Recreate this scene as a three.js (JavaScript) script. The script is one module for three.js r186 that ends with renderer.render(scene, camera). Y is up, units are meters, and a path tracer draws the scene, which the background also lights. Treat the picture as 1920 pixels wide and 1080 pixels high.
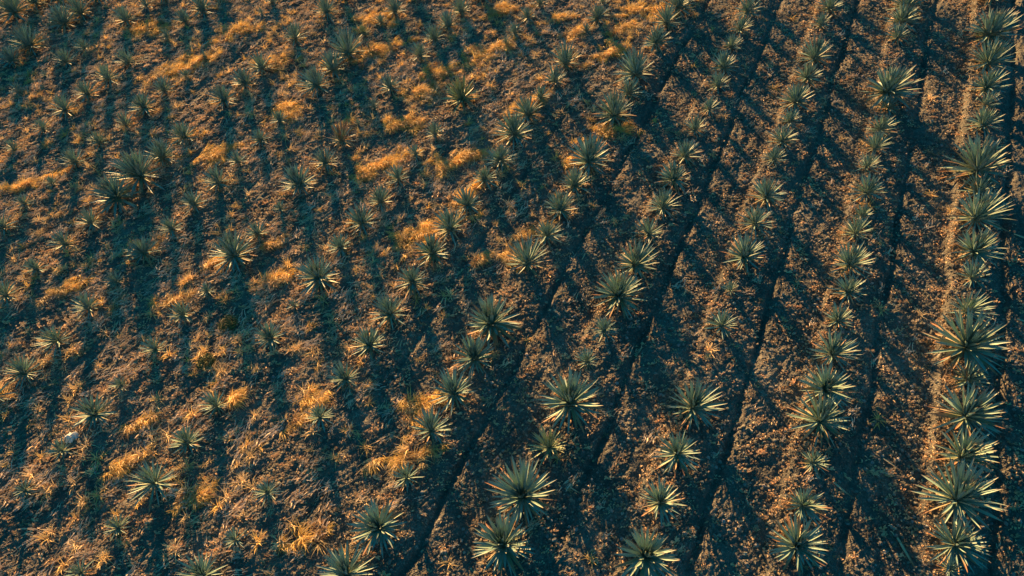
import * as THREE from 'three';
import { mergeGeometries } from 'three/addons/utils/BufferGeometryUtils.js';
import { createNoise2D } from 'simplex-noise';

// ---------------------------------------------------------------- camera, sky, sun, exposure
const scene = new THREE.Scene();
const camera = new THREE.PerspectiveCamera(45.74, 16 / 9, 0.1, 2000);
camera.rotation.order = 'YXZ';
camera.position.set(0, 16, 0);                       // a drone about 16 m above the field
camera.rotation.set(-51.26 * Math.PI / 180, 0, -6.19 * Math.PI / 180);

const renderer = new THREE.WebGLRenderer({ antialias: true });
renderer.toneMapping = THREE.LinearToneMapping;
renderer.toneMappingExposure = 4.2;
renderer.shadowMap.enabled = true;
renderer.shadowMap.type = THREE.PCFSoftShadowMap;

const SUN_AZ = 13.5 * Math.PI / 180, SUN_EL = 11.6 * Math.PI / 180;   // low sun ahead of the camera, a little to the left
const sunDir = new THREE.Vector3(-Math.sin(SUN_AZ) * Math.cos(SUN_EL), Math.sin(SUN_EL), -Math.cos(SUN_AZ) * Math.cos(SUN_EL));
const sun = new THREE.DirectionalLight(new THREE.Color().setRGB(1.0, 0.59, 0.225), 5);
sun.position.copy(sunDir).multiplyScalar(60).add(new THREE.Vector3(0, 0, -16));
sun.target.position.set(0, 0, -16);
sun.castShadow = true;
sun.shadow.mapSize.set(4096, 4096);
sun.shadow.radius = 1;
Object.assign(sun.shadow.camera, { left: -34, right: 34, top: 26, bottom: -26, near: 1, far: 140 });
scene.add(sun, sun.target);

{ // clear evening sky: deep teal blue overhead, paler towards the horizon, the same all round
  const w = 64, h = 32, data = new Float32Array(w * h * 4);
  for (let j = 0; j < h; j++) {
    const el = ((j + 0.5) / h - 0.5) * Math.PI, k = Math.pow(1 - Math.max(0, Math.sin(el)), 2.5);
    for (let i = 0; i < w; i++) {
      const o = (j * w + i) * 4;
      data[o] = 0.003 + 0.006 * k; data[o + 1] = 0.056 + 0.030 * k; data[o + 2] = 0.100 + 0.054 * k; data[o + 3] = 1;
    }
  }
  const sky = new THREE.DataTexture(data, w, h, THREE.RGBAFormat, THREE.FloatType);
  sky.mapping = THREE.EquirectangularReflectionMapping;
  sky.magFilter = THREE.LinearFilter; sky.minFilter = THREE.LinearFilter; sky.needsUpdate = true;
  scene.background = sky; scene.environment = sky;
}

// ---------------------------------------------------------------- helpers
function rng(seed) { let a = seed >>> 0; return () => { a = (a + 0x6D2B79F5) | 0; let t = Math.imul(a ^ (a >>> 15), 1 | a); t = (t + Math.imul(t ^ (t >>> 7), 61 | t)) ^ t; return ((t ^ (t >>> 14)) >>> 0) / 4294967296; }; }
const n1 = createNoise2D(rng(11)), n2 = createNoise2D(rng(12)), n3 = createNoise2D(rng(13)), n4 = createNoise2D(rng(14));
const lerp = (a, b, t) => a + (b - a) * t, clamp = (v, a = 0, b = 1) => Math.min(b, Math.max(a, v));
const smooth = (a, b, v) => { const t = clamp((v - a) / (b - a)); return t * t * (3 - 2 * t); };
const taken = {};
function numbered(name) { const k = taken[name] = (taken[name] ?? -1) + 1; return k ? name + '_' + String(k).padStart(3, '0') : name; }
function shadows(o) { o.castShadow = true; o.receiveShadow = true; return o; }
function tag(o, label, category, group, kind) {
  if (label) o.userData.label = label;
  if (category) o.userData.category = category;
  if (group) o.userData.group = group;
  if (kind) o.userData.kind = kind;
  return o;
}

// ---------------------------------------------------------------- the planted rows, in metres (x, z, leaf length), nearest first; a trailing 1 marks plants just past the top edge
const ROWS = [
  [[8.61, -3.67, 0.33], [8.91, -4.11, 0.70], [9.39, -5.03, 0.95], [10.02, -6.06, 0.73], [10.59, -7.02, 0.86], [11.20, -8.06, 0.57], [11.58, -8.93, 1.10], [12.15, -10.01, 0.65], [12.90, -11.13, 0.51], [13.39, -12.03, 0.77], [14.01, -13.22, 0.89], [14.73, -14.37, 0.59], [15.04, -15.15, 1.03], [16.41, -17.34, 0.64], [17.05, -18.42, 0.50], [17.50, -19.24, 0.71], [18.21, -20.59, 0.93], [19.20, -22.32, 1.02], [20.56, -24.74, 0.85], [21.32, -26.05, 0.99, 1]],
  [[5.62, -4.49, 0.71], [6.09, -5.39, 0.55], [6.70, -6.36, 0.40], [7.17, -7.33, 0.80], [7.65, -8.22, 0.75], [8.21, -9.23, 0.67], [8.77, -10.26, 0.46], [9.41, -11.16, 0.55], [9.82, -12.08, 0.69], [10.51, -13.30, 0.54], [10.99, -14.00, 0.39], [11.46, -14.92, 0.63], [11.99, -16.10, 0.51], [12.60, -16.90, 0.56], [13.13, -17.79, 0.58], [13.90, -18.91, 0.45], [14.11, -19.62, 1.06], [16.02, -23.03, 0.56], [16.61, -24.04, 0.76], [17.22, -24.95, 0.82], [17.96, -25.99, 0.84, 1]],
  [[2.27, -4.63, 0.78], [2.89, -5.78, 0.59], [3.56, -6.92, 0.65], [4.24, -8.10, 0.78], [5.05, -9.61, 0.17], [5.63, -10.52, 0.53], [6.25, -11.72, 0.32], [6.98, -12.83, 0.71], [7.66, -14.09, 0.62], [8.39, -15.19, 0.67], [9.21, -16.94, 0.48], [9.74, -17.73, 0.58], [10.38, -18.76, 0.45], [10.88, -19.73, 0.72], [11.76, -21.10, 0.63], [12.46, -22.19, 0.77], [13.60, -24.52, 0.51], [14.29, -25.54, 0.64], [14.96, -26.89, 0.72, 1]],
  [[-0.81, -5.13, 0.80], [-0.24, -6.27, 0.90], [0.49, -7.44, 0.56], [1.15, -8.56, 0.94], [1.82, -9.81, 0.39], [2.41, -10.77, 0.47], [3.03, -11.88, 0.85], [3.71, -12.97, 0.75], [4.37, -14.13, 0.59], [5.07, -15.24, 0.61], [5.71, -16.46, 0.63], [6.31, -17.50, 0.61], [7.00, -18.87, 0.51], [7.81, -19.92, 0.46], [8.48, -21.23, 0.54], [9.02, -22.32, 0.60], [9.67, -23.61, 0.50], [10.35, -24.73, 0.58], [11.01, -25.92, 0.65], [11.62, -27.18, 0.67, 1]],
  [[-4.37, -4.90, 0.73], [-3.67, -5.91, 0.72], [-3.07, -7.09, 0.44], [-2.45, -8.25, 0.59], [-1.81, -9.26, 0.71], [-1.22, -10.30, 0.73], [-0.68, -11.33, 0.87], [0.56, -13.45, 0.81], [1.26, -14.60, 0.56], [1.81, -15.60, 0.65], [2.45, -16.67, 0.63], [3.05, -17.66, 0.86], [4.36, -20.02, 0.86], [5.12, -21.32, 0.58], [5.59, -22.27, 0.91], [6.84, -24.43, 0.72], [7.57, -25.73, 0.74], [8.25, -26.77, 0.89], [9.02, -28.04, 0.91, 1]],
  [[-7.73, -5.24, 0.58], [-7.11, -6.02, 0.34], [-6.50, -7.11, 0.41], [-5.38, -9.02, 0.44], [-4.78, -10.14, 0.52], [-4.17, -11.12, 0.59], [-3.59, -12.15, 0.65], [-2.98, -13.33, 0.63], [-2.35, -14.31, 0.65], [-1.74, -15.28, 0.72], [-1.15, -16.33, 0.59], [-0.52, -17.50, 0.53], [0.06, -18.37, 0.66], [0.64, -19.65, 0.86], [1.28, -20.70, 0.70], [1.85, -21.72, 0.48], [2.50, -22.57, 0.60], [3.06, -23.62, 0.75], [4.27, -26.01, 0.33], [4.85, -26.78, 0.61], [5.30, -28.09, 0.35]],
  [[-10.68, -5.65, 0.39], [-10.05, -6.61, 0.38], [-9.38, -7.64, 0.67], [-8.83, -8.69, 0.49], [-8.25, -9.72, 0.45], [-7.07, -11.79, 0.52], [-6.55, -12.95, 0.29], [-5.86, -13.84, 0.77], [-5.31, -15.08, 0.50], [-4.64, -16.00, 0.65], [-4.04, -16.91, 0.56], [-3.49, -17.98, 0.49], [-2.89, -19.19, 0.40], [-2.20, -20.23, 0.49], [-1.11, -22.14, 0.86], [0.84, -25.77, 0.30], [1.28, -26.40, 0.47], [1.96, -27.54, 0.48], [2.58, -28.52, 0.49]],
  [[-12.77, -7.86, 0.32], [-12.20, -8.88, 0.38], [-11.61, -9.86, 0.61], [-11.13, -10.74, 0.31], [-10.45, -11.83, 0.41], [-9.87, -13.03, 0.47], [-9.34, -13.87, 0.34], [-8.69, -15.06, 0.85], [-8.11, -16.09, 0.47], [-7.52, -17.22, 0.32], [-6.91, -18.17, 0.73], [-6.12, -19.27, 0.60], [-5.63, -20.39, 0.64], [-5.09, -21.39, 0.27], [-4.55, -22.31, 0.37], [-3.91, -23.41, 0.56], [-2.75, -25.42, 0.59], [-2.11, -26.58, 0.61], [-1.52, -27.34, 0.62], [-0.90, -28.48, 0.63], [0.12, -29.70, 0.70, 1]],
  [[-14.63, -10.79, 0.53], [-14.10, -11.45, 0.57], [-13.52, -12.57, 0.59], [-12.91, -13.64, 0.55], [-12.36, -14.66, 0.40], [-11.74, -15.68, 0.62], [-11.08, -16.78, 0.48], [-10.53, -17.82, 0.54], [-9.88, -18.83, 0.59], [-9.37, -19.85, 0.46], [-8.73, -21.04, 0.47], [-8.13, -22.08, 0.43], [-6.86, -23.99, 0.78], [-6.30, -24.98, 0.82], [-5.74, -25.97, 0.93], [-5.25, -27.74, 0.41], [-4.46, -28.36, 0.42], [-3.87, -29.14, 0.64], [-3.03, -30.44, 0.82, 1]],
  [[-15.78, -14.54, 0.53], [-15.25, -15.61, 0.46], [-14.24, -16.36, 0.21], [-14.63, -16.61, 0.52], [-14.05, -17.51, 0.53], [-13.36, -18.54, 0.88], [-12.79, -19.48, 1.08], [-12.27, -20.57, 0.68], [-11.72, -21.73, 0.64], [-10.56, -23.75, 0.67], [-9.93, -24.74, 0.63], [-9.35, -25.64, 0.65], [-8.21, -27.75, 0.68], [-6.97, -29.61, 0.76], [-6.27, -31.02, 0.78, 1]],
  [[-17.07, -17.68, 0.61], [-16.77, -18.83, 0.39], [-16.16, -19.86, 0.35], [-15.62, -20.86, 0.58], [-15.06, -21.94, 0.48], [-14.29, -22.88, 0.50], [-13.83, -23.88, 0.67], [-13.26, -24.94, 0.55], [-12.57, -25.94, 0.33], [-12.02, -27.14, 0.34], [-10.10, -30.50, 0.29], [-9.69, -31.27, 0.44]],
  [[-18.41, -22.12, 0.43], [-17.68, -23.22, 0.44], [-17.09, -24.23, 0.63], [-16.50, -25.27, 0.64], [-15.85, -26.08, 0.65], [-15.36, -27.30, 0.62], [-14.13, -29.19, 0.36], [-13.57, -30.29, 0.58], [-12.92, -31.14, 0.67], [-12.36, -32.64, 0.75, 1]],
  [[-19.60, -25.98, 0.40], [-18.98, -27.16, 0.27], [-18.32, -27.98, 0.62], [-17.78, -28.96, 0.50], [-16.44, -30.93, 0.72], [-15.80, -32.16, 0.45], [-15.17, -32.94, 0.75, 1]],
  [[-20.92, -28.56, 0.63], [-20.39, -29.56, 0.94], [-19.44, -31.27, 0.78], [-18.90, -32.10, 0.79], [-18.47, -33.39, 0.81, 1]],
  [[-22.20, -32.56, 1.00], [-21.60, -33.53, 0.76], [-20.78, -34.39, 0.99, 1]],
];
const PATCHES = [
  [-4.64, -26.44, 1.02, 0.70], [-0.05, -25.27, 0.99, 0.60], [-2.06, -24.24, 0.65, 0.63], [-2.82, -23.11, 0.46, 0.44], [-8.18, -22.92, 0.52, 0.53], [-3.42, -21.26, 0.71, 0.40], [-15.43, -30.42, 0.62, 0.63], [-11.25, -29.14, 0.72, 0.60], [-13.19, -26.51, 1.14, 0.42], [-12.46, -27.17, 0.69, 0.51], [-9.10, -26.29, 0.54, 0.35], [-4.87, -29.01, 0.67, 0.63], [7.44, -27.10, 0.41, 0.72], [6.36, -27.46, 0.60, 0.29], [5.88, -26.14, 0.59, 0.48], [3.79, -26.05, 0.49, 0.34], [3.24, -27.44, 0.32, 0.37], [5.02, -24.49, 0.65, 0.57], [0.90, -21.49, 0.24, 0.38], [4.04, -19.42, 0.73, 0.29], [-10.37, -20.62, 0.71, 0.36], [-16.39, -20.47, 0.43, 0.23], [-17.45, -20.03, 0.51, 0.25], [-3.96, -19.16, 0.96, 0.33], [-4.72, -18.60, 0.49, 0.23], [-1.83, -18.64, 0.49, 0.32], [-0.99, -19.10, 0.65, 0.29], [-1.42, -16.84, 0.40, 0.29], [-2.69, -15.49, 0.80, 0.58], [2.52, -18.21, 0.26, 0.32], [0.03, -14.10, 0.27, 0.43], [0.71, -15.03, 0.34, 0.23], [-0.85, -14.12, 0.37, 0.18], [-7.32, -14.20, 0.50, 0.21], [-9.25, -15.28, 0.31, 0.34], [-14.14, -14.72, 0.51, 0.24], [-10.30, -13.81, 0.43, 0.21], [-5.65, -9.64, 0.32, 0.35], [-6.15, -8.98, 0.42, 0.18], [-2.77, -9.09, 0.45, 0.34], [-7.91, -10.05, 0.23, 0.18], [-10.36, -9.57, 0.46, 0.20], [-3.27, -7.67, 0.57, 0.26], [-5.62, -5.98, 0.41, 0.18], [-8.39, -7.26, 0.37, 0.23], [-10.56, -8.36, 0.30, 0.18], [-5.76, -21.50, 0.28, 0.38], [1.67, -21.68, 0.24, 0.44], [-7.61, -15.72, 0.31, 0.20], [0.62, -28.52, 0.62, 0.39]
];

// ---------------------------------------------------------------- the ground: ploughed soil, a low bank under every row, a cut furrow to the right of it
const YAW = 29.72 * Math.PI / 180, NX = Math.cos(YAW), NZ = Math.sin(YAW), DX = Math.sin(YAW), DZ = -Math.cos(YAW);   // across and along the rows
const ROW0 = 5.565, STEP = 2.939;
function weedy(x, z) { return 1 - smooth(-7.5, 0.6, (x * NX + z * NZ) - (-4.4) + 0.9 * n1(x * 0.12, z * 0.12)); }   // 1 on the straw-covered rows, 0 on the bare ones
function rowCoord(x, z) {
  const o = x * NX + z * NZ, u = x * DX + z * DZ;
  let s = (o - ROW0) / STEP; const k = Math.round(s - 0.12);
  return { s: (s - k) * STEP + 0.07 * n2(u * 0.18, k * 7.3) + 0.03 * n2(u * 0.9, k * 3.1), u, o, k };
}
function groundY(x, z, fine = true) {
  const { s, u, o, k } = rowCoord(x, z), wd = weedy(x, z);
  let y = 0;
  y += (k === 0 ? 0.20 : 0.11) * smooth(-0.52, -0.36, s + 0.035 * n3(u * 1.7, k)) * (1 - smooth(0.1, 0.95, s)) * lerp(1, 0.7, wd);       // bank
  const cut = (s - 1.02 - 0.04 * n3(u * 0.5, k) - 0.016 * n4(u * 2.6, k * 2)) / 0.09;
  y -= lerp(0.19, 0.04, wd) * Math.exp(-cut * cut * (cut < 0 ? 1.6 : 0.5)) * clamp(0.72 + 0.5 * n3(u * 0.3, k * 5.7)); // furrow
  y += 0.025 * Math.exp(-(((s - 1.42) / 0.16) ** 2)) * lerp(1, 0.4, wd);                         // spoil thrown beside it
  y += 0.016 * Math.sin(s * 12.5 + 1.5 * n1(u * 0.4, o * 0.3)) * (0.4 + 0.6 * clamp(n2(u * 0.25, o * 0.6) + 0.5));   // tine marks
  y += 0.04 * n1(x * 0.3, z * 0.3) + 0.016 * n2(x * 0.9, z * 0.9);
  if (fine) {
    const rough = 0.55 + 0.45 * n4(x * 0.55, z * 0.55);
    const q = n3(x * 2.1, z * 2.1), c1 = 1 - Math.abs(n2(x * 3.7, z * 3.7)), c2 = n1(x * 6.8, z * 6.8), c3 = n4(x * 12, z * 12);
    y += (0.012 * q + 0.014 * c1 * c1 + 0.020 * c2 + 0.017 * c3) * (0.6 + 0.8 * rough) * lerp(1.2, 0.95, wd);
    // wind-combed ripples of litter lying across the straw-covered rows
    const a = x * 0.60 + z * 0.80, b = x * 0.80 - z * 0.60;
    y += wd * 0.020 * n2(a * 3.4, b * 1.1) + wd * 0.026 * n3(a * 7, b * 2.2);
  }
  return y;
}
function axis(lo, hi, step, far) { const a = []; let s; for (let v = lo; v < hi; v += step(v)) a.push(v); a.push(hi);
  for (s = 0.3; a[0] > -far; s *= 1.5) a.unshift(a[0] - s); for (s = 0.3; a[a.length - 1] < far; s *= 1.5) a.push(a[a.length - 1] + s); return a; }
function tileNoise(size, seed, octaves) {                                     // tiling value noise, 0..1
  const r = rng(seed), out = new Float32Array(size * size); let total = 0;
  for (const [cells, amp] of octaves) {
    const g = new Float32Array(cells * cells).map(() => r()); total += amp;
    for (let j = 0; j < size; j++) for (let i = 0; i < size; i++) {
      const x = i / size * cells, y = j / size * cells, x0 = Math.floor(x), y0 = Math.floor(y); let fx = x - x0, fy = y - y0;
      fx = fx * fx * (3 - 2 * fx); fy = fy * fy * (3 - 2 * fy);
      const at = (a, b) => g[((b + cells) % cells) * cells + (a + cells) % cells];
      out[j * size + i] += amp * lerp(lerp(at(x0, y0), at(x0 + 1, y0), fx), lerp(at(x0, y0 + 1), at(x0 + 1, y0 + 1), fx), fy);
    }
  }
  return out.map((v) => v / total);
}
function texture(size, fill, srgb) {
  const d = new Uint8Array(size * size * 4);
  for (let i = 0; i < size * size; i++) { const c = fill(i); d[i * 4] = c[0] * 255; d[i * 4 + 1] = c[1] * 255; d[i * 4 + 2] = c[2] * 255; d[i * 4 + 3] = 255; }
  const t = new THREE.DataTexture(d, size, size); t.wrapS = t.wrapT = THREE.RepeatWrapping; t.magFilter = THREE.LinearFilter; t.minFilter = THREE.LinearMipmapLinearFilter; t.generateMipmaps = true;
  if (srgb) t.colorSpace = THREE.SRGBColorSpace; t.needsUpdate = true; return t;
}
const crumbs = tileNoise(1024, 5, [[64, 0.35], [160, 0.4], [400, 0.35]]), tones = tileNoise(1024, 6, [[9, 0.4], [40, 0.35], [150, 0.4], [420, 0.35]]);
const soilMap = texture(1024, (i) => { const v = clamp((tones[i] - 0.5) * 2.2 + 0.5), p = crumbs[i] > 0.66 ? 0.12 : 0; return [0.26 + 0.16 * v + p, 0.25 + 0.15 * v + p, 0.235 + 0.135 * v + p * 0.85]; }, true);
const soilBump = texture(1024, (i) => { const v = clamp((crumbs[i] - 0.5) * 1.9 + 0.5); return [v, v, v]; });
const soil = new THREE.MeshStandardMaterial({ name: 'ploughed_soil', map: soilMap, bumpMap: soilBump, bumpScale: 0.03, roughness: 1, vertexColors: true });
const clodSoil = new THREE.MeshStandardMaterial({ name: 'clod_soil', map: soilMap, roughness: 1 });
{
  const xs = axis(-27, 25, () => 0.056, 320), zs = axis(-37, -2, (z) => 0.044 + 0.00085 * -z, 320), W = xs.length, D = zs.length;
  const pos = new Float32Array(W * D * 3), uv = new Float32Array(W * D * 2), col = new Float32Array(W * D * 3), idx = new Uint32Array((W - 1) * (D - 1) * 6);
  for (let j = 0, v = 0; j < D; j++) for (let i = 0; i < W; i++, v++) {
    const x = xs[i], z = zs[j], near = x > -30 && x < 28 && z > -40 && z < 2;
    pos[v * 3] = x; pos[v * 3 + 1] = near ? groundY(x, z) : 0; pos[v * 3 + 2] = z;
    uv[v * 2] = x / 5.3; uv[v * 2 + 1] = z / 5.3;
    const litter = weedy(x, z) * clamp(0.55 + 0.7 * n2(x * 1.6, z * 1.6)), t = 0.9 + 0.16 * n1(x * 0.3 + 9, z * 0.3);   // bleached plant litter mixed into the soil
    col[v * 3] = t * lerp(1, 1.5, litter); col[v * 3 + 1] = t * lerp(1, 1.38, litter); col[v * 3 + 2] = t * lerp(1, 1.25, litter);
  }
  for (let j = 0, q = 0; j < D - 1; j++) for (let i = 0; i < W - 1; i++) { const a = j * W + i, b = a + 1, c = a + W, d = c + 1; idx[q++] = a; idx[q++] = c; idx[q++] = b; idx[q++] = b; idx[q++] = c; idx[q++] = d; }
  const g = new THREE.BufferGeometry();
  g.setAttribute('position', new THREE.BufferAttribute(pos, 3)); g.setAttribute('uv', new THREE.BufferAttribute(uv, 2)); g.setAttribute('color', new THREE.BufferAttribute(col, 3)); g.setIndex(new THREE.BufferAttribute(idx, 1)); g.computeVertexNormals();
  const ground = shadows(new THREE.Mesh(g, soil)); ground.name = 'ground';
  tag(ground, 'ploughed brown soil with low banks and furrows along the rows', 'ground', null, 'structure'); scene.add(ground);
  console.log('ground', W, D);
}
// the part of the field that lies in view, with a margin
function inField(x, z) { const t = (-z - 2) / 34, l = lerp(-12.8, -25.5, t), r = lerp(10.8, 25, t); return x > l && x < r && z > -36 + (x + 24) * 0.2 - 1 && z < -2.6; }
function lump(detail, seed, flat) {
  const g = new THREE.IcosahedronGeometry(1, detail), p = g.attributes.position, r = rng(seed), ox = r() * 50;
  for (let i = 0; i < p.count; i++) {
    const x = p.getX(i), y = p.getY(i), z = p.getZ(i), k = 1 + 0.34 * n1(x * 1.1 + ox, y * 1.1 + z * 1.7) + 0.14 * n2(x * 2.6 + ox, z * 2.6 - y * 2);
    p.setXYZ(i, x * k * 1.15, y * k * flat, z * k);
  }
  g.computeVertexNormals(); return g;
}
const M4 = new THREE.Matrix4(), Q = new THREE.Quaternion(), E3 = new THREE.Euler(), V = new THREE.Vector3(), S = new THREE.Vector3();
function scatter(name, geometry, material, count, seed, place, label, category) {
  const r = rng(seed), m = new THREE.InstancedMesh(geometry, material, count), c = new THREE.Color(); let k = 0;
  for (let tries = 0; k < count && tries < count * 30; tries++) {
    const x = lerp(-26, 25, r()), z = lerp(-36, -2.6, r());
    if (!inField(x, z)) continue;
    const o = place(x, z, r, c); if (!o) continue;
    E3.set(o.rx ?? 0, o.ry, o.rz ?? 0, 'YXZ'); Q.setFromEuler(E3); V.set(x, o.y, z); S.set(o.s * (o.sx ?? 1), o.s * (o.sy ?? 1), o.s);
    m.setMatrixAt(k, M4.compose(V, Q, S)); m.setColorAt(k, c); k++;
  }
  m.count = k; m.name = name; shadows(m); tag(m, label, category, null, 'stuff'); scene.add(m); console.log(name, k); return m;
}
for (let v = 0; v < 3; v++)
  scatter('soil_clods' + ['', '_001', '_002'][v], lump(1, 40 + v, [0.72, 0.6, 0.8][v]), clodSoil, 26000, 60 + v, (x, z, r, c) => {
    const wd = weedy(x, z), pick = 0.45 + 0.65 * n4(x * 0.6, z * 0.6) - 0.3 * wd; if (r() > pick) return null;
    const s = 0.010 + 0.042 * Math.pow(r(), 4), t = 0.9 + 2.2 * r() * r();
    c.setRGB(t, t * lerp(0.92, 1.04, r()), t * lerp(0.85, 1.08, r()));
    return { y: groundY(x, z) + s * 0.25, ry: r() * 6.28, rx: (r() - 0.5) * 0.8, rz: (r() - 0.5) * 0.8, s };
  }, ['small crumbled soil clods strewn between the rows', 'flat broken soil clods strewn between the rows', 'rounded soil clods strewn between the rows'][v], 'soil');

// ---------------------------------------------------------------- dry grass: loose straw and golden patches
function blade(out, r, x, z, az, len, lift, w, bend) {                        // a narrow folded blade, three segments
  const pts = []; let px = x, py = 0, pz = z, el = lift;
  for (let i = 0; i <= 3; i++) { pts.push([px, py, pz]); const l = len / 3; px += Math.cos(az) * Math.cos(el) * l; pz += Math.sin(az) * Math.cos(el) * l; py += Math.sin(el) * l; el -= bend; az += (r() - 0.5) * 0.35; }
  const sx = -Math.sin(az), sz = Math.cos(az), b = out.pos.length / 3;
  pts.forEach(([a, h, c], i) => { const k = w * [0.8, 1, 0.75, 0.15][i]; out.pos.push(a - sx * k, h + k * 0.5, c - sz * k, a + sx * k, h + k * 0.5, c + sz * k, a, h - k * 0.4, c); });
  for (let i = 0; i < 3; i++) { const a = b + i * 3; for (const [u, v] of [[0, 2], [2, 1]]) out.idx.push(a + u, a + v, a + 3 + u, a + v, a + 3 + v, a + 3 + u); }
}
function bladesGeometry(out, color) {
  const g = new THREE.BufferGeometry(); g.setAttribute('position', new THREE.Float32BufferAttribute(out.pos, 3)); g.setIndex(out.idx); g.computeVertexNormals();
  if (color) { const n = out.pos.length / 3, c = new Float32Array(n * 3); for (let i = 0; i < n; i++) { const k = color(Math.floor(i / 12)); c.set(k, i * 3); } g.setAttribute('color', new THREE.BufferAttribute(c, 3)); }
  return g;
}
const straw = new THREE.MeshPhysicalMaterial({ name: 'loose_straw', color: new THREE.Color().setRGB(0.66, 0.51, 0.34), roughness: 0.9, transmission: 0.3, thickness: 0, side: THREE.DoubleSide });
const golden = new THREE.MeshPhysicalMaterial({ name: 'golden_grass', roughness: 0.9, transmission: 0.5, thickness: 0, side: THREE.DoubleSide, vertexColors: true });
for (let v = 0; v < 3; v++) {
  const r = rng(80 + v), out = { pos: [], idx: [] };
  for (let i = 0; i < 14; i++) blade(out, r, (r() - 0.5) * 0.32, (r() - 0.5) * 0.14, (r() - 0.5) * [0.7, 1.2, 1.8][v] + (r() < 0.5 ? 0 : Math.PI), 0.07 + 0.15 * r(), 0.10 + 0.6 * r(), 0.007 + 0.006 * r(), 0.10 + 0.25 * r());
  scatter('loose_straw' + ['', '_001', '_002'][v], bladesGeometry(out), straw, 2000, 90 + v, (x, z, rr, c) => {
    const wd = weedy(x, z), band = n2(x * 0.5 + 4, z * 0.5), fine = n3(x * 1.7, z * 1.7);
    if (rr() > (0.06 + 0.94 * wd) * clamp(0.22 + 0.6 * band + 0.55 * fine, 0.02)) return null;
    const g = rr(), t = 0.7 + 0.6 * rr(); c.setRGB(t, t * lerp(0.88, 1.06, g), t * lerp(0.75, 1.25, g));
    return { y: groundY(x, z) + 0.008, ry: 0.72 + (rr() + rr() - 1) * 0.9, rx: (rr() - 0.5) * 0.3, rz: (rr() - 0.5) * 0.3, s: 0.7 + 0.7 * rr() };
  }, ['dry straw lying in combed streaks over the soil', 'tangled dry straw lying over the soil', 'loose dry stalks strewn over the soil'][v], 'straw');
}

{ // crumbled leaf and stalk litter, short curled chips lying at all angles, thickest in streaks along the rows
  const chipMaterial = new THREE.MeshPhysicalMaterial({ name: 'plant_litter', color: new THREE.Color().setRGB(0.72, 0.50, 0.28), roughness: 0.9, transmission: 0.4, thickness: 0, side: THREE.DoubleSide });
  for (let v = 0; v < 3; v++) {
    const r = rng(180 + v), out = { pos: [], idx: [] };
    for (let i = 0; i < 7; i++) { const h0 = out.pos.length; blade(out, r, (r() + r() - 1) * 0.16, (r() + r() - 1) * 0.10, (r() - 0.5) * [1.4, 2.4, 3.6][v] + (r() < 0.5 ? 0 : Math.PI), 0.04 + 0.10 * r() * r(), 0.2 + 0.9 * r(), 0.009 + 0.013 * r(), 0.2 + 0.5 * r()); }
    scatter('plant_litter' + ['', '_001', '_002'][v], bladesGeometry(out), chipMaterial, 12000, 190 + v, (x, z, rr, c) => {
      const { s, u, k } = rowCoord(x, z), wd = weedy(x, z), strip = n1(u * 0.45, k * 9 + s * 4.2), fine = n3(x * 2.3, z * 2.3);
      if (rr() > clamp(0.06 + 0.55 * strip + 0.5 * fine + 0.12 * wd + 0.45 * smooth(-0.75, -0.5, s) * (1 - smooth(-0.3, 0.1, s)), 0.02) * (Math.abs(s - 1.02) < 0.16 ? 0.15 : 1)) return null;
      const t = 0.4 + 0.9 * rr(), g = rr(); c.setRGB(t, t * lerp(0.82, 1.08, g), t * lerp(0.7, 1.2, g));
      return { y: groundY(x, z) + 0.006, ry: 0.25 + (rr() + rr() - 1) * 1.1, rx: (rr() - 0.5) * 0.5, rz: (rr() - 0.5) * 0.5, s: 0.7 + 0.6 * rr() };
    }, ['short pale leaf litter flecked over the soil', 'curled tan leaf litter flecked over the soil', 'mixed dry plant crumbs flecked over the soil'][v], 'plant litter');
  }
}
{ // small standing tufts, thick along the rows on the left and rare on the bare ones
  const r = rng(87), out = { pos: [], idx: [] };
  for (let i = 0; i < 20; i++) blade(out, r, (r() - 0.5) * 0.10, (r() - 0.5) * 0.08, r() * 6.28, 0.10 + 0.16 * r(), 0.3 + 1.0 * r(), 0.005 + 0.004 * r(), 0.2 + 0.35 * r());
  scatter('dry_grass_tufts', bladesGeometry(out), straw, 1700, 96, (x, z, rr, c) => {
    const wd = weedy(x, z), { s, u, k } = rowCoord(x, z), streak = n2(u * 0.35, k * 4.1 + s * 0.9), fine = n4(x * 1.3, z * 1.3);
    if (rr() > (0.05 + 0.95 * wd) * clamp(0.05 + 0.75 * streak + 0.6 * fine, 0.015)) return null;
    const t = 0.7 + 0.6 * rr(), g = rr(); c.setRGB(1.15 * t, t * lerp(0.95, 1.1, g), t * lerp(0.4, 0.9, g));
    return { y: groundY(x, z) + 0.005, ry: rr() * 6.28, s: 0.7 + 0.8 * rr() };
  }, 'small golden tufts of dead grass dotted over the soil', 'dry grass');
}

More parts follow.
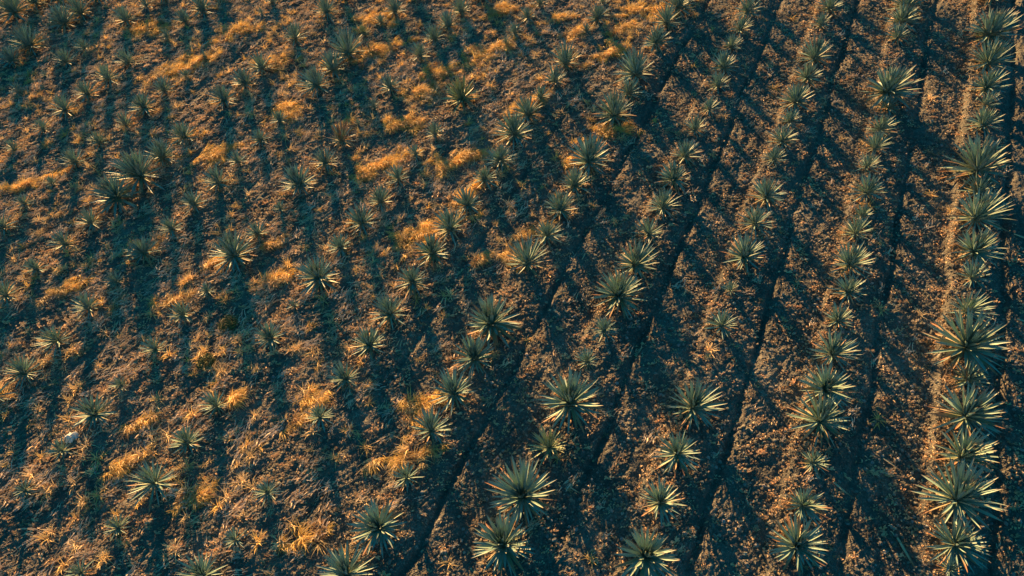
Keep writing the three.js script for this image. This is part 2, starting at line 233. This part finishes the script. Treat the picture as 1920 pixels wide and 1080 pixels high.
// ---------------------------------------------------------------- agave leaves: a channelled, keeled sword with a brown tip
const NL = 8;
function leafGeometry(curve, width, twist, palette, seed) {
  const r = rng(seed), pos = [], col = [], idx = [];
  const prof = [0.80, 0.78, 0.92, 1.0, 0.93, 0.74, 0.42, 0.04], ts = [0, 0.09, 0.24, 0.42, 0.60, 0.77, 0.92, 1];
  for (let i = 0; i < NL; i++) {
    const t = ts[i], w = width * prof[i], a = twist * t, cx = Math.sin(t * 3 + seed) * 0.012, cy = curve * t * t, th = width * lerp(0.62, 0.10, Math.pow(t, 0.6));
    const put = (x, y, e) => { pos.push(cx + x * Math.cos(a) - y * Math.sin(a), cy + x * Math.sin(a) + y * Math.cos(a), t); const c = palette(t, e, r); col.push(c[0], c[1], c[2]); };
    put(-w, w * 0.42, 1); put(0, w * 0.02, 0); put(w, w * 0.42, 1); put(0, -th, 0);
  }
  for (let i = 0; i < NL - 1; i++) for (let k = 0; k < 4; k++) { const a = i * 4 + k, b = i * 4 + (k + 1) % 4, c = a + 4, d = b + 4; idx.push(a, b, c, b, d, c); }
  idx.push(0, 2, 1, 0, 3, 2);
  const g = new THREE.BufferGeometry(); g.setAttribute('position', new THREE.Float32BufferAttribute(pos, 3)); g.setAttribute('color', new THREE.Float32BufferAttribute(col, 3)); g.setIndex(idx);
  const f = g.toNonIndexed(); f.computeVertexNormals(); return f;              // hard folds along margins and keel
}
const mix = (a, b, t) => a.map((v, i) => lerp(v, b[i], t));
const green = (body, tip) => (t, e, r) => { let c = mix([0.36, 0.38, 0.27], body, smooth(0.02, 0.20, t)); c = mix(c, [0.30, 0.30, 0.16], e * 0.22); c = mix(c, tip, smooth(0.86, 1, t)); const k = 0.92 + 0.16 * r(); return c.map((v) => v * k); };
const PALETTES = [green([0.165, 0.275, 0.245], [0.22, 0.10, 0.06]), green([0.195, 0.295, 0.235], [0.25, 0.12, 0.06]), green([0.24, 0.30, 0.17], [0.30, 0.15, 0.06])];
const dryPalette = (t, e, r) => { const k = 0.8 + 0.4 * r(); return mix([0.40, 0.31, 0.19], [0.30, 0.13, 0.06], smooth(0.3, 1, t)).map((v) => v * k); };
const halfPalette = (t, e, r) => { const k = 0.85 + 0.3 * r(); return mix(mix([0.34, 0.34, 0.22], [0.20, 0.22, 0.12], smooth(0.05, 0.3, t)), [0.33, 0.15, 0.07], smooth(0.35, 0.8, t)).map((v) => v * k); };
const CURVES = [-0.16, -0.07, 0.0, 0.06, 0.12];
const LEAVES = PALETTES.map((p, k) => CURVES.map((c, i) => leafGeometry(c, 0.036 + 0.004 * ((i * 2 + k) % 3), (i - 2) * 0.16, p, 100 + k * 10 + i)));
const DRY = CURVES.slice(0, 3).map((c, i) => leafGeometry(c - 0.10, 0.036, (i - 1) * 0.9, dryPalette, 140 + i));
const HALF = CURVES.slice(0, 4).map((c, i) => leafGeometry(c, 0.046, (i - 1) * 0.3, halfPalette, 150 + i));
const leafMaterial = new THREE.MeshPhysicalMaterial({ name: 'agave_leaf', vertexColors: true, roughness: 0.58, side: THREE.DoubleSide });
const dryMaterial = new THREE.MeshStandardMaterial({ name: 'dry_leaf', vertexColors: true, roughness: 0.85, side: THREE.DoubleSide });
const stemMaterial = new THREE.MeshStandardMaterial({ name: 'agave_stem', color: new THREE.Color().setRGB(0.16, 0.15, 0.09), roughness: 0.9 });
const stemGeometry = (() => { const p = [[0.0, -0.16], [0.085, -0.16], [0.10, 0.02], [0.115, 0.16], [0.10, 0.28], [0.055, 0.37], [0, 0.40]].map(([a, b]) => new THREE.Vector2(a, b)); const g = new THREE.LatheGeometry(p, 12), q = g.attributes.position; for (let i = 0; i < q.count; i++) { const a = Math.atan2(q.getZ(i), q.getX(i)), k = 1 + 0.10 * Math.sin(a * 5 + q.getY(i) * 40); q.setX(i, q.getX(i) * k); q.setZ(i, q.getZ(i) * k); } g.computeVertexNormals(); return g; })();
const budGeometry = (() => { const p = [[0, 0], [0.045, 0.0], [0.05, 0.12], [0.034, 0.36], [0.014, 0.62], [0, 0.74]].map(([a, b]) => new THREE.Vector2(a, b)); const g = new THREE.LatheGeometry(p, 8); const c = [], q = g.attributes.position; for (let i = 0; i < q.count; i++) c.push(0.17, 0.25, 0.19); g.setAttribute('color', new THREE.Float32BufferAttribute(c, 3)); g.computeVertexNormals(); return g; })();

const ORD = ['first', 'second', 'third', 'fourth', 'fifth', 'sixth', 'seventh', 'eighth', 'ninth', 'tenth', 'eleventh', 'twelfth', 'thirteenth', 'fourteenth', 'fifteenth', 'sixteenth', 'seventeenth', 'eighteenth', 'nineteenth', 'twentieth', 'twenty-first', 'twenty-second'];
const rowName = (k) => k === 0 ? 'the rightmost row' : k === 14 ? 'the upper left corner row' : `the ${ORD[k]} row from the right`;
const agaves = [];
function agave(x, z, L, k, i, beyond) {
  const r = rng(1000 + k * 97 + i * 13), root = new THREE.Group(); root.name = numbered('agave_plant');
  root.position.set(x, groundY(x, z, false) + 0.01, z); root.rotation.set((r() - 0.5) * 0.26, r() * 6.28, (r() - 0.5) * 0.26); root.scale.setScalar(L);
  const size = L < 0.28 ? 'tiny' : L < 0.45 ? 'small' : L < 0.72 ? 'medium sized' : L < 0.95 ? 'large' : 'very large';
  tag(root, beyond ? `${size} agave just past the top edge in ${rowName(k)}` : `${k === 7 && i === 12 ? 'withered brownish' : size + ' spiky'} agave, ${i ? ORD[i] + ' from the bottom' : 'the lowest'} in ${rowName(k)}`, 'agave', 'agaves planted in long parallel rows');
  scene.add(root);
  const stem = shadows(new THREE.Mesh(stemGeometry, stemMaterial)); stem.name = 'stem'; root.add(stem);
  const bud = shadows(new THREE.Mesh(budGeometry, leafMaterial)); bud.name = 'central_bud'; bud.position.y = 0.36; root.add(bud);
  const N = Math.round(L < 0.3 ? 28 : lerp(54, 104, clamp((L - 0.3) / 0.6)) * (0.88 + 0.24 * r())), pal = r(), turn = r() * 6.28, wide = 0.9 + 0.3 * r(), droop = (r() - 0.5) * 10, merged = [], lean = 0.16 * r(), leanAz = r() * 6.28, withered = k === 7 && i === 12;
  for (let j = 0; j < N; j++) {
    const t = j / (N - 1), az = turn + j * 2.39996 + (r() - 0.5) * 0.3, el = lerp(86, -16 + droop, Math.pow(t, 1.3)) + (r() - 0.5) * 9;
    const len = (t < 0.25 ? lerp(0.74, 1, t / 0.25) : lerp(1, 0.84, (t - 0.25) / 0.75)) * (0.88 + 0.2 * r()) * (1 + lean * Math.cos(az - leanAz)) * (r() < 0.05 ? 0.55 : 1);
    const old = t > 0.80 ? r() : 1, dry = old < 0.22, half = !dry && (t > 0.62 && r() < 0.30 || withered && r() < 0.7);
    const geo = dry ? DRY[Math.floor(r() * 3)] : half ? HALF[Math.floor(r() * 4)] : LEAVES[pal < 0.45 ? (r() < 0.75 ? 0 : 1) : pal < 0.985 ? (r() < 0.75 ? 1 : 0) : 2][clamp(Math.floor(r() * 4.2 + (t < 0.4 ? 0.8 : 0)), 0, 4)];
    const m = shadows(new THREE.Mesh(geo, dry ? dryMaterial : leafMaterial)); m.name = dry ? 'dry_leaf' : 'leaf';
    const h = lerp(0.40, 0.20, t), rad = lerp(0.0, 0.085, Math.min(1, t * 2.2));
    m.position.set(Math.sin(az) * rad, h, Math.cos(az) * rad); m.rotation.set(-(dry ? el - 12 : el) * Math.PI / 180, az, (r() - 0.5) * 0.5, 'YXZ'); m.scale.set(wide * len, wide * len, len);
    if (L < 0.3) { m.updateMatrix(); merged.push(geo.clone().applyMatrix4(m.matrix)); } else root.add(m);
  }
  if (merged.length) { const m = shadows(new THREE.Mesh(mergeGeometries(merged), leafMaterial)); m.name = 'leaves'; root.add(m); }
  if (!beyond) agaves.push({ x, z, L, k, i, size });
  return root;
}
ROWS.forEach((row, k) => row.forEach(([x, z, L, beyond], i) => agave(x, z, L, k, i, beyond)));
console.log('agaves', agaves.length);

// ---------------------------------------------------------------- golden patches of dead grass
const said = new Set();
PATCHES.forEach(([x, z, a, b], k) => {
  const r = rng(500 + k), out = { pos: [], idx: [] }, cols = [], n = Math.round(clamp(1500 * a * b / 0.25, 450, 2300)), y0 = groundY(x, z, false), turn = 0.35 + (r() - 0.5) * 0.5;
  const tuftN = Math.max(6, Math.round(n / 28)), tufts = Array.from({ length: tuftN }, () => { const q = Math.abs(r() + r() + r() - 1.5) * 1.05 + (r() < 0.12 ? 0.5 * r() : 0), t = r() * 6.28; return [Math.cos(t) * q * a * 1.6, Math.sin(t) * q * b * (1.15 + 0.45 * Math.sin(t * 3 + k)), 0.6 + (r() + r() - 1) * 2.2, 0.55 + 0.9 * r(), 0.7 + 0.5 * r(), r()]; });
  for (let i = 0; i < n; i++) {
    const [tx, tz, tt, ts, tone, kind] = tufts[i % tuftN], lx = tx + (r() + r() - 1) * 0.11, lz = tz + (r() + r() - 1) * 0.09;
    const X = lx * Math.cos(turn) + lz * Math.sin(turn), Z = -lx * Math.sin(turn) + lz * Math.cos(turn), h0 = out.pos.length;
    blade(out, r, X, Z, tt + (r() - 0.5) * 2.2, (0.16 + 0.24 * r()) * ts, 0.15 + 0.9 * r(), 0.005 + 0.005 * r(), 0.2 + 0.4 * r());
    const gy = groundY(x + X, z + Z) - y0; for (let p = h0 + 1; p < out.pos.length; p += 3) out.pos[p] += gy;
    const t = tone * (0.8 + 0.4 * r()), c = kind < 0.64 ? [0.88, 0.59, 0.17] : kind < 0.88 ? [0.80, 0.58, 0.28] : [0.45, 0.26, 0.11]; cols.push(c.map((v) => v * t));
  }
  const m = shadows(new THREE.Mesh(bladesGeometry(out, (i) => cols[i]), golden)); m.name = numbered('dry_grass_patch'); m.position.set(x, y0, z);
  const near = agaves.map((g) => [Math.hypot(g.x - x, g.z - z), g]).sort((u, v) => u[0] - v[0]); let best;
  for (const [, p] of near) {
    const dx = x - p.x, dz = z - p.z, where = Math.abs(dx) > Math.abs(dz) * 0.8 ? (dx < 0 ? 'left of' : 'right of') : dz < 0 ? 'behind' : 'in front of';
    best = `golden dry grass ${where} the ${p.i ? ORD[p.i] : 'lowest'} agave up ${rowName(p.k)}`;
    if (!said.has(best)) break;
  }
  said.add(best);
  tag(m, best, 'dry grass', 'golden patches of dead grass'); scene.add(m);
});

// ---------------------------------------------------------------- small things: stones, weeds, fallen leaves
function stone(x, z, s, flat, color, label, seed) {
  const m = shadows(new THREE.Mesh(lump(3, seed, flat), new THREE.MeshStandardMaterial({ name: 'stone', color: new THREE.Color().setRGB(...color), bumpMap: soilBump, bumpScale: 0.01, roughness: 0.9 })));
  m.name = numbered('stone'); m.scale.setScalar(s); m.rotation.y = seed; m.position.set(x, groundY(x, z, false) + s * flat * 0.5, z); tag(m, label, 'stone'); scene.add(m);
}
stone(-12.12, -9.30, 0.135, 0.8, [0.78, 0.77, 0.74], 'white stone among dry grass near the lower left edge', 7);
stone(5.33, -5.12, 0.075, 0.8, [0.45, 0.36, 0.24], 'pale yellow stone left of the lowest agave in the second row from the right', 8);
stone(8.90, -5.78, 0.05, 0.8, [0.50, 0.42, 0.32], 'small pale stone left of the rightmost row near the bottom', 9);
stone(4.96, -5.06, 0.05, 0.75, [0.40, 0.30, 0.2], 'small tan stone between the second and third rows near the bottom', 10);
function weed(x, z, s, label, seed) {
  const r = rng(seed), root = new THREE.Group(); root.name = numbered('weed'); root.position.set(x, groundY(x, z, false) + 0.03, z); tag(root, label, 'weed', 'olive weeds'); scene.add(root);
  const parts = { stem: { pos: [], idx: [] }, foliage: { pos: [], idx: [] } };
  for (let i = 0; i < 40; i++) blade(parts.stem, r, (r() - 0.5) * 0.2, (r() - 0.5) * 0.2, r() * 6.28, s * (0.6 + 0.6 * r()), 0.5 + 0.8 * r(), 0.004, 0.15);
  for (let i = 0; i < 420; i++) { const q = Math.sqrt(r()) * s * 0.85, t = r() * 6.28, h0 = parts.foliage.pos.length; blade(parts.foliage, r, Math.cos(t) * q, Math.sin(t) * q, r() * 6.28, 0.05 + 0.05 * r(), (r() - 0.3) * 1.2, 0.012, 0.2); const lift = (s * 0.8 - q * 0.6) * r(); for (let p = h0 + 1; p < parts.foliage.pos.length; p += 3) parts.foliage.pos[p] += lift; }
  for (const [name, c] of [['stem', [0.25, 0.17, 0.07]], ['foliage', [0.14, 0.12, 0.03]]]) { const m = shadows(new THREE.Mesh(bladesGeometry(parts[name]), new THREE.MeshStandardMaterial({ name: 'weed_' + name, color: new THREE.Color().setRGB(...c), roughness: 0.8, side: THREE.DoubleSide }))); m.name = name; root.add(m); }
}
weed(-8.49, -12.62, 0.34, 'olive green weed in dry grass, the upper of two left of centre', 21);
weed(-8.89, -11.28, 0.30, 'olive green weed in dry grass, the lower of two left of centre', 22);
[[2.24, -13.6, 0.42, 2.6, 'pale dry leaf lying right of the eleventh agave in the fifth row'], [0.85, -6.47, 0.34, 0.9, 'pale dry leaf lying right of the second agave in the fourth row'],
 [7.04, -5.89, 0.55, 0.6, 'reddish dry leaf lying right of the second agave in the second row'], [8.41, -6.34, 0.5, 0.7, 'dry leaf lying in shade left of the rightmost row near the bottom'], [7.92, -4.48, 0.7, 0.15, 'long brown dry leaf between the two right rows at the bottom'],
 [15.08, -12.76, 0.6, 0.8, 'dry leaf lying at the right edge halfway up'], [13.54, -9.79, 0.6, 1.0, 'dry leaf lying at the right edge below the middle']].forEach(([x, z, len, ry, label], i) => {
  const m = shadows(new THREE.Mesh(DRY[i % 3], dryMaterial)); m.name = numbered('fallen_leaf'); m.scale.set(len * 1.1, len * 0.6, len); m.rotation.set(-0.05, ry, 0.3, 'YXZ'); m.position.set(x, groundY(x, z) + 0.07, z); tag(m, label, 'fallen leaf'); scene.add(m);
});

renderer.render(scene, camera);
